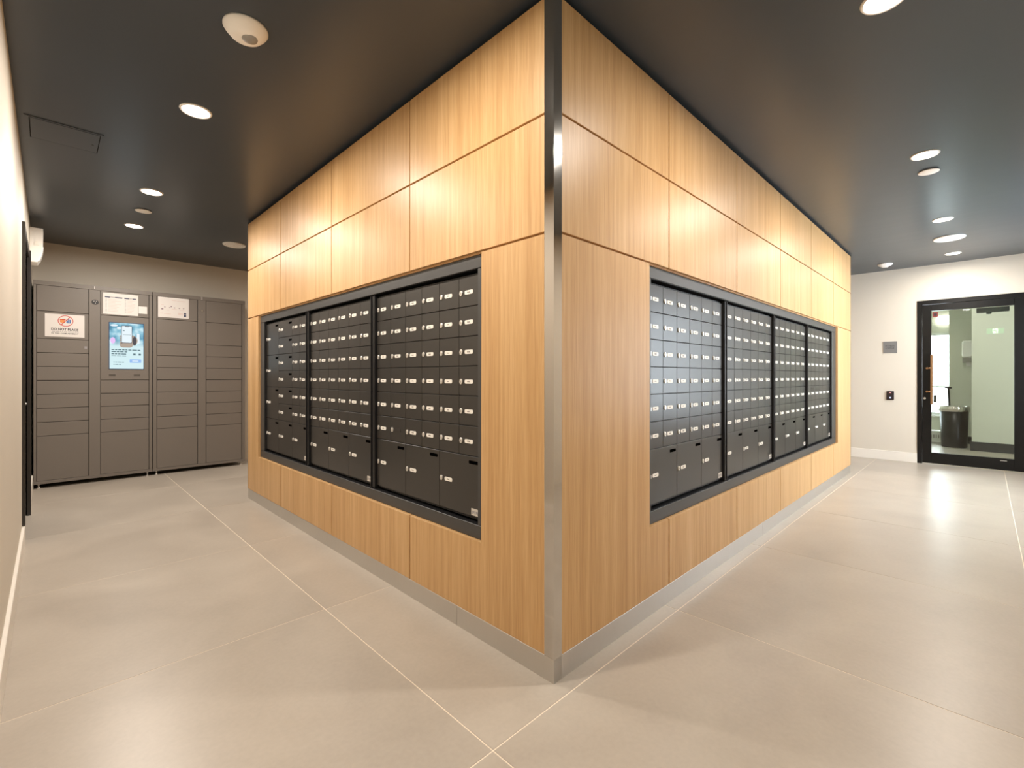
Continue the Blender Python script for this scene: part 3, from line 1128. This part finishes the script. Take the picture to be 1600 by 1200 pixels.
n3 = notice(-0.453, -0.140, 1.931, 2.180, 'white diagram sheet with small icons on the right locker bank')
bm = bmesh.new()
for x, z, rx, rz in ((-0.115, -0.022, 0.012, 0.009), (-0.090, 0.002, 0.008, 0.005), (-0.040, 0.000, 0.007, 0.005), (-0.025, 0.014, 0.008, 0.008), (0.008, 0.000, 0.008, 0.005), (0.058, 0.000, 0.008, 0.006), (0.102, 0.000, 0.008, 0.005)):
    prism(bm, ellipse(x, z, rx, rz, 12), yp - 0.0003, yp, mi=0)
for x0, x1, z in ((-0.130, -0.100, 0.030), (-0.075, -0.045, -0.033), (-0.020, 0.030, 0.090), (0.035, 0.120, 0.086), (-0.135, -0.110, -0.076), (-0.100, -0.030, -0.080), (0.045, 0.10, -0.060), (0.045, 0.095, -0.070), (0.045, 0.10, -0.080), (-0.02, 0.03, -0.018), (0.06, 0.11, -0.022)):
    box(bm, x0, x1, yp - 0.0003, yp, z - 0.0025, z + 0.0025, mi=1)
prism(bm, rrect(0.117, -0.078, 0.024, 0.050, 0.003), yp - 0.0003, yp, mi=2)
box(bm, 0.112, 0.126, yp - 0.0005, yp - 0.0003, -0.082, -0.066, mi=3)
obj('print', bm, [plain('mauve_print', srgb(140, 118, 128), 0.6, var=0.1), pink_m, navy_m, greyp_m], n3)

st = tag(bx('sticker', sticker_m, None, -0.641, -0.560, LY + 0.0012, LY + 0.0028, 1.953, 2.040), 'small plain white sticker beside the instruction sheet', 'sticker')

# ================================================================== ALARM UNIT ON THE LEFT WALL
al = thing('alarm_unit', 'white wedge-shaped alarm unit high on the left wall before the lockers', 'alarm', (XL, 5.34, 2.32))
bm = bmesh.new()
side = [(0.0, 0.0), (0.052, 0.0), (0.070, 0.035), (0.086, 0.105), (0.092, 0.175), (0.094, 0.336), (0.0, 0.336)]
v0 = [bm.verts.new((x, 0.0, z)) for x, z in side]
v1 = [bm.verts.new((x, 0.22, z)) for x, z in side]
bm.faces.new(v0)
bm.faces.new(v1[::-1])
for i in range(len(side)):
    j = (i + 1) % len(side)
    bm.faces.new([v0[j], v0[i], v1[i], v1[j]])
bmesh.ops.bevel(bm, geom=bm.edges[:], offset=0.003, segments=2, affect='EDGES')
obj('housing', bm, fixture_m, al)
bm = bmesh.new()
prism(bm, [(0.030, 0.165), (0.066, 0.165), (0.056, 0.205), (0.040, 0.205)], -0.004, 0.001)
obj('strobe_lens', bm, plain('clear_strobe', srgb(250, 248, 240), 0.2, var=0.02), al)
bm = bmesh.new()
prism(bm, [(0.060, 0.012), (0.074, 0.035), (0.090, 0.105), (0.096, 0.160), (0.088, 0.160), (0.078, 0.10), (0.060, 0.040)], 0.02, 0.20)
obj('lens_cover', bm, plain('frosted_cover', srgb(244, 246, 244), 0.25, var=0.02), al)

# ================================================================== SIGN AND CARD READER ON THE RIGHT WALL
sg = thing('room_sign', 'small grey sign reading FITNESS LOUNGE left of the glass door', 'sign', (XR, -0.227, 1.621), R90)
bx('sign_plate', signgrey_m, sg, -0.079, 0.079, -0.008, 0.0, -0.084, 0.084, 0.001)
bm = bmesh.new()
text_bm(bm, 'FITNESS', 0.030, -0.002, 0.018, -0.0081, width=0.100)
text_bm(bm, 'LOUNGE', 0.030, -0.002, -0.014, -0.0081, width=0.096)
obj('lettering', bm, black_print, sg)
rd = thing('card_reader', 'small black card reader with red light below the grey sign', 'card reader', (XR, -0.2295, 0.928), R90)
bm = bmesh.new()
prism(bm, rrect(0, 0, 0.083, 0.126, 0.008), -0.024, 0.0, 0.003)
obj('reader_case', bm, reader_m, rd)
bx('indicator', led_red, rd, -0.012, 0.012, -0.0255, -0.0235, 0.038, 0.045)
bx('reader_symbol', led_blue, rd, -0.010, 0.010, -0.0250, -0.0235, -0.040, -0.022)

# exit sign on the left wall behind the camera (seen as a reflection in the door glass)
ex = thing('exit_sign', 'green running-figure exit sign reflected in the door glass', 'exit sign', (XL, -1.376, 2.377), PI / 2)
bx('sign_case', fixture_m, ex, -0.165, 0.165, -0.035, 0.0, -0.080, 0.080, 0.003)
bm = bmesh.new()
box(bm, -0.155, 0.155, -0.037, -0.0352, -0.070, 0.070)
obj('green_face', bm, exit_green, ex)
bm = bmesh.new()
box(bm, -0.050, 0.050, -0.0382, -0.0372, -0.062, 0.062)
obj('pictogram_panel', bm, exit_white, ex)
bm = bmesh.new()
ye = -0.0384
prism(bm, ellipse(0.010, 0.040, 0.010, 0.010, 14), ye - 0.0005, ye)
prism(bm, [(-0.012, -0.010), (0.004, -0.014), (0.016, 0.022), (0.002, 0.028)], ye - 0.0005, ye)
prism(bm, [(-0.012, -0.008), (-0.004, -0.014), (-0.018, -0.052), (-0.030, -0.052)], ye - 0.0005, ye)
prism(bm, [(-0.004, -0.012), (0.006, -0.012), (0.028, -0.030), (0.020, -0.036)], ye - 0.0005, ye)
prism(bm, [(0.010, 0.018), (0.012, 0.010), (0.032, 0.004), (0.034, 0.012)], ye - 0.0005, ye)
prism(bm, [(0.002, 0.026), (-0.004, 0.018), (-0.028, 0.014), (-0.026, 0.022)], ye - 0.0005, ye)
obj('running_figure', bm, exit_green, ex)

# ================================================================== CEILING FITTINGS
def downlight(x, y, label, power=LAMP_W, col=LAMP_COL, grp='recessed ceiling downlights'):
    t = thing('downlight', label, 'ceiling light', (x, y, CEIL), 0, grp)
    bm = bmesh.new()
    lathe(bm, [(0.067, -0.001), (0.069, -0.006), (0.076, -0.0055), (0.080, 0.0), (0.067, 0.0), (0.067, -0.001)], 40)
    obj('trim_ring', bm, fixture_m, t)
    bm = bmesh.new()
    lathe(bm, [(0.0, -0.0050), (0.035, -0.0045), (0.0665, -0.0015), (0.0665, 0.0), (0.0, 0.0)], 32)
    obj('lens', bm, lens_m, t)
    ld = bpy.data.lights.new('downlight_lamp', 'AREA')
    ld.shape = 'DISK'
    ld.size = 0.11
    ld.energy = power
    ld.color = col
    ld.spread = math.radians(176)
    lo = bpy.data.objects.new('downlight_lamp', ld)
    COL.objects.link(lo)
    lo.parent = t
    lo.location = (0, 0, -0.009)
    return t


downlight(-0.795, 0.354, 'recessed downlight over the left passage nearest the camera, above the frame')
downlight(-0.798, 2.014, 'largest bright downlight in the left passage ceiling, near the access hatch')
downlight(-0.795, 3.674, 'second bright downlight in the left passage ceiling')
downlight(-0.786, 4.891, 'farthest bright downlight in the left passage, before the lockers')
downlight(1.010, -0.895, 'recessed downlight over the right passage nearest the camera, above the frame')
downlight(2.897, -0.892, 'largest bright downlight in the right passage ceiling')
downlight(4.788, -0.895, 'middle bright downlight in the right passage ceiling')
downlight(6.583, -0.906, 'farthest bright downlight in the right passage, just before the glass door', LAMP_W * 0.55)

for _x, _y, _l in ((2.2, 5.15, 'added unseen downlight over the passage behind the oak block, nearer the lockers'),
                   (5.2, 5.15, 'added unseen downlight over the passage behind the oak block, far corner'),
                   (6.47, 2.6, 'added unseen downlight over the passage beyond the far right end of the oak block')):
    downlight(_x, _y, _l)  # hidden lamps added to brighten the wall above the lockers


def disc(name, cat, x, y, r, prof, label, mat, grp=None, extra=None):
    t = thing(name, label, cat, (x, y, CEIL), 0, grp)
    bm = bmesh.new()
    lathe(bm, prof, 36)
    obj('housing', bm, mat, t)
    if extra:
        extra(t)
    return t


spr = [(0.0, -0.010), (0.058, -0.010), (0.062, -0.008), (0.062, -0.0065), (0.050, -0.006), (0.050, 0.0), (0.0, 0.0)]
disc('sprinkler_cover', 'sprinkler', -0.782, 4.271, 0.06, spr, 'flat white sprinkler cover between the two far left downlights', fixture_m, 'flat sprinkler covers')
disc('sprinkler_cover', 'sprinkler', 3.258, -0.889, 0.06, spr, 'flat white sprinkler cover beside the largest right downlight', fixture_m, 'flat sprinkler covers')


def spk_extra(r):
    def f(t):
        bm = bmesh.new()
        for rr in (0.35, 0.55, 0.75):
            lathe(bm, [(r * rr - 0.003, -0.0125), (r * rr, -0.0150), (r * rr + 0.003, -0.0125)], 32)
        lathe(bm, [(0.0, -0.016), (0.012, -0.0155), (0.016, -0.0125)], 16)
        obj('grille_rings', bm, plain('pale_grille', srgb(226, 222, 216), 0.5, var=0.02), t)
    return f


def spk(r):
    return [(0.0, -0.013), (r * 0.86, -0.013), (r * 0.92, -0.016), (r, -0.010), (r, 0.0), (0.0, 0.0)]


disc('ceiling_speaker', 'speaker', 0.125, 4.931, 0.117, spk(0.117), 'round white ceiling speaker beside the oak block above the lockers', fixture_m, 'round ceiling speakers', spk_extra(0.117))
disc('ceiling_speaker', 'speaker', 5.651, -0.907, 0.135, spk(0.135), 'round white ceiling speaker between the two farthest right downlights', fixture_m, 'round ceiling speakers', spk_extra(0.135))
disc('smoke_detector', 'smoke detector', 6.676, -0.231, 0.08,
     [(0.0, -0.048), (0.030, -0.046), (0.044, -0.036), (0.070, -0.022), (0.082, -0.012), (0.082, 0.0), (0.0, 0.0)],
     'domed white smoke detector near the far right end of the oak block', fixture_m)


def cam_extra(t):
    bm = bmesh.new()
    lathe(bm, [(0.0, -0.062), (0.012, -0.061), (0.030, -0.052), (0.034, -0.040), (0.0, -0.040)], 24, 0.012, -0.012)
    obj('sensor_lens', bm, vent_m, t)


disc('ceiling_sensor', 'sensor', -0.785, 1.10, 0.085,
     [(0.0, -0.052), (0.040, -0.050), (0.062, -0.040), (0.080, -0.020), (0.088, -0.008), (0.088, 0.0), (0.0, 0.0)],
     'domed white ceiling sensor at the top edge above the left passage', fixture_m, None, cam_extra)

# ceiling access hatch
hx0, hx1, hy0, hy1 = -1.505, -1.150, 2.748, 3.100
ht = thing('access_hatch', 'square charcoal access hatch in the ceiling by the left wall', 'hatch', ((hx0 + hx1) / 2, (hy0 + hy1) / 2, CEIL))
hw, hh = (hx1 - hx0) / 2, (hy1 - hy0) / 2
bm = bmesh.new()
box(bm, -hw + 0.003, hw - 0.003, -hh + 0.003, hh - 0.003, -0.0015, 0.0)
obj('shadow_gap', bm, core_m, ht)
bm = bmesh.new()
for a in ((-hw, hw, -hh, -hh + 0.012), (-hw, hw, hh - 0.012, hh), (-hw, -hw + 0.020, -hh + 0.012, hh - 0.012), (hw - 0.014, hw, -hh + 0.012, hh - 0.012)):
    box(bm, a[0], a[1], a[2], a[3], -0.004, 0.0)
obj('hatch_frame', bm, ceil_m, ht)
bm = bmesh.new()
box(bm, -hw + 0.025, hw - 0.019, -hh + 0.018, hh - 0.016, -0.005, -0.0016, 0.001)
hd = obj('hatch_door', bm, ceil_m, ht)
bm = bmesh.new()
lathe(bm, [(0, -0.0065), (0.006, -0.0065), (0.007, -0.005), (0, -0.005)], 12, hw - 0.045, 0.03)
obj('latch', bm, casing_m, hd)

# ================================================================== THINGS BEHIND THE GLASS DOOR
bn = thing('waste_bin', 'black tapered waste bin with chrome rim seen through the glass door', 'bin', (9.60, -0.815, 0.0))
bm = bmesh.new()
lathe(bm, [(0.0, 0.0), (0.160, 0.0), (0.165, 0.01), (0.182, 0.62), (0.176, 0.62), (0.158, 0.02), (0.0, 0.02)], 40)
obj('body', bm, bin_m, bn)
bm = bmesh.new()
lathe(bm, [(0.183, 0.605), (0.195, 0.610), (0.196, 0.690), (0.188, 0.698), (0.165, 0.694), (0.165, 0.680), (0.178, 0.680), (0.178, 0.605), (0.183, 0.605)], 40)
obj('rim', bm, chrome_m, bn)
ph = thing('handle_pole', 'thin black T-handled pole standing behind the waste bin', 'pole', (10.05, -0.745, 0.0))
bm = bmesh.new()
tube(bm, [(0, -0.02, 0.02), (0, 0.02, 1.0)], 0.016)
obj('shaft', bm, bin_m, ph)
bm = bmesh.new()
tube(bm, [(0, -0.025, 1.0), (0, 0.07, 1.005)], 0.014)
obj('grip', bm, bin_m, ph)
bm = bmesh.new()
lathe(bm, [(0, 0), (0.09, 0), (0.09, 0.015), (0.02, 0.03), (0, 0.03)], 20, 0, -0.02)
obj('foot', bm, bin_m, ph)
td = thing('towel_dispenser', 'white wall dispenser behind the glass door, above the waste bin', 'dispenser', (10.27, -0.98, 1.42), R90)
bm = bmesh.new()
prism(bm, rrect(0.0, 0.27, 0.17, 0.30, 0.04), -0.13, 0.0, 0.02)
obj('cover', bm, fixture_m, td)
bx('grey_base', vent_m, td, -0.078, 0.078, -0.115, 0.0, 0.03, 0.118, 0.006)
bx('paper_tail', paper_m, td, -0.03, 0.03, -0.07, -0.065, -0.03, 0.032)
rad = thing('radiator', 'low white heater with slotted grille under the window behind the glass door', 'heater', (10.0, 1.1, 0.0), R90)
bx('heater_body', window_white, rad, 0.0, 1.80, 0.0, 0.16, 0.02, 0.22, 0.004)
for k in range(24):
    bx('grille_slot', vent_m, rad, 1.0 + k * 0.033, 1.0 + k * 0.033 + 0.014, -0.002, 0.0005, 0.09, 0.15)
wl = thing('wall_lamp', 'glowing lamp above the window behind the glass door', 'lamp', (FX1, -0.62, 2.30), R90)
bm = bmesh.new()
prism(bm, rrect(0.02, 0.0, 0.26, 0.16, 0.06), -0.09, -0.012, 0.02)
obj('lamp_shade', bm, emitter('wall_lamp_glow', (1.0, 0.97, 0.92), 5.0), wl)
bx('lamp_back', fixture_m, wl, -0.06, 0.10, -0.012, 0.0, -0.05, 0.05, 0.002)
downlight(8.35, -0.95, 'added unseen downlight in the room behind the glass door', LAMP_W * 0.45, (1, 0.97, 0.92))  # unseen lamp added to light the room beyond the glass
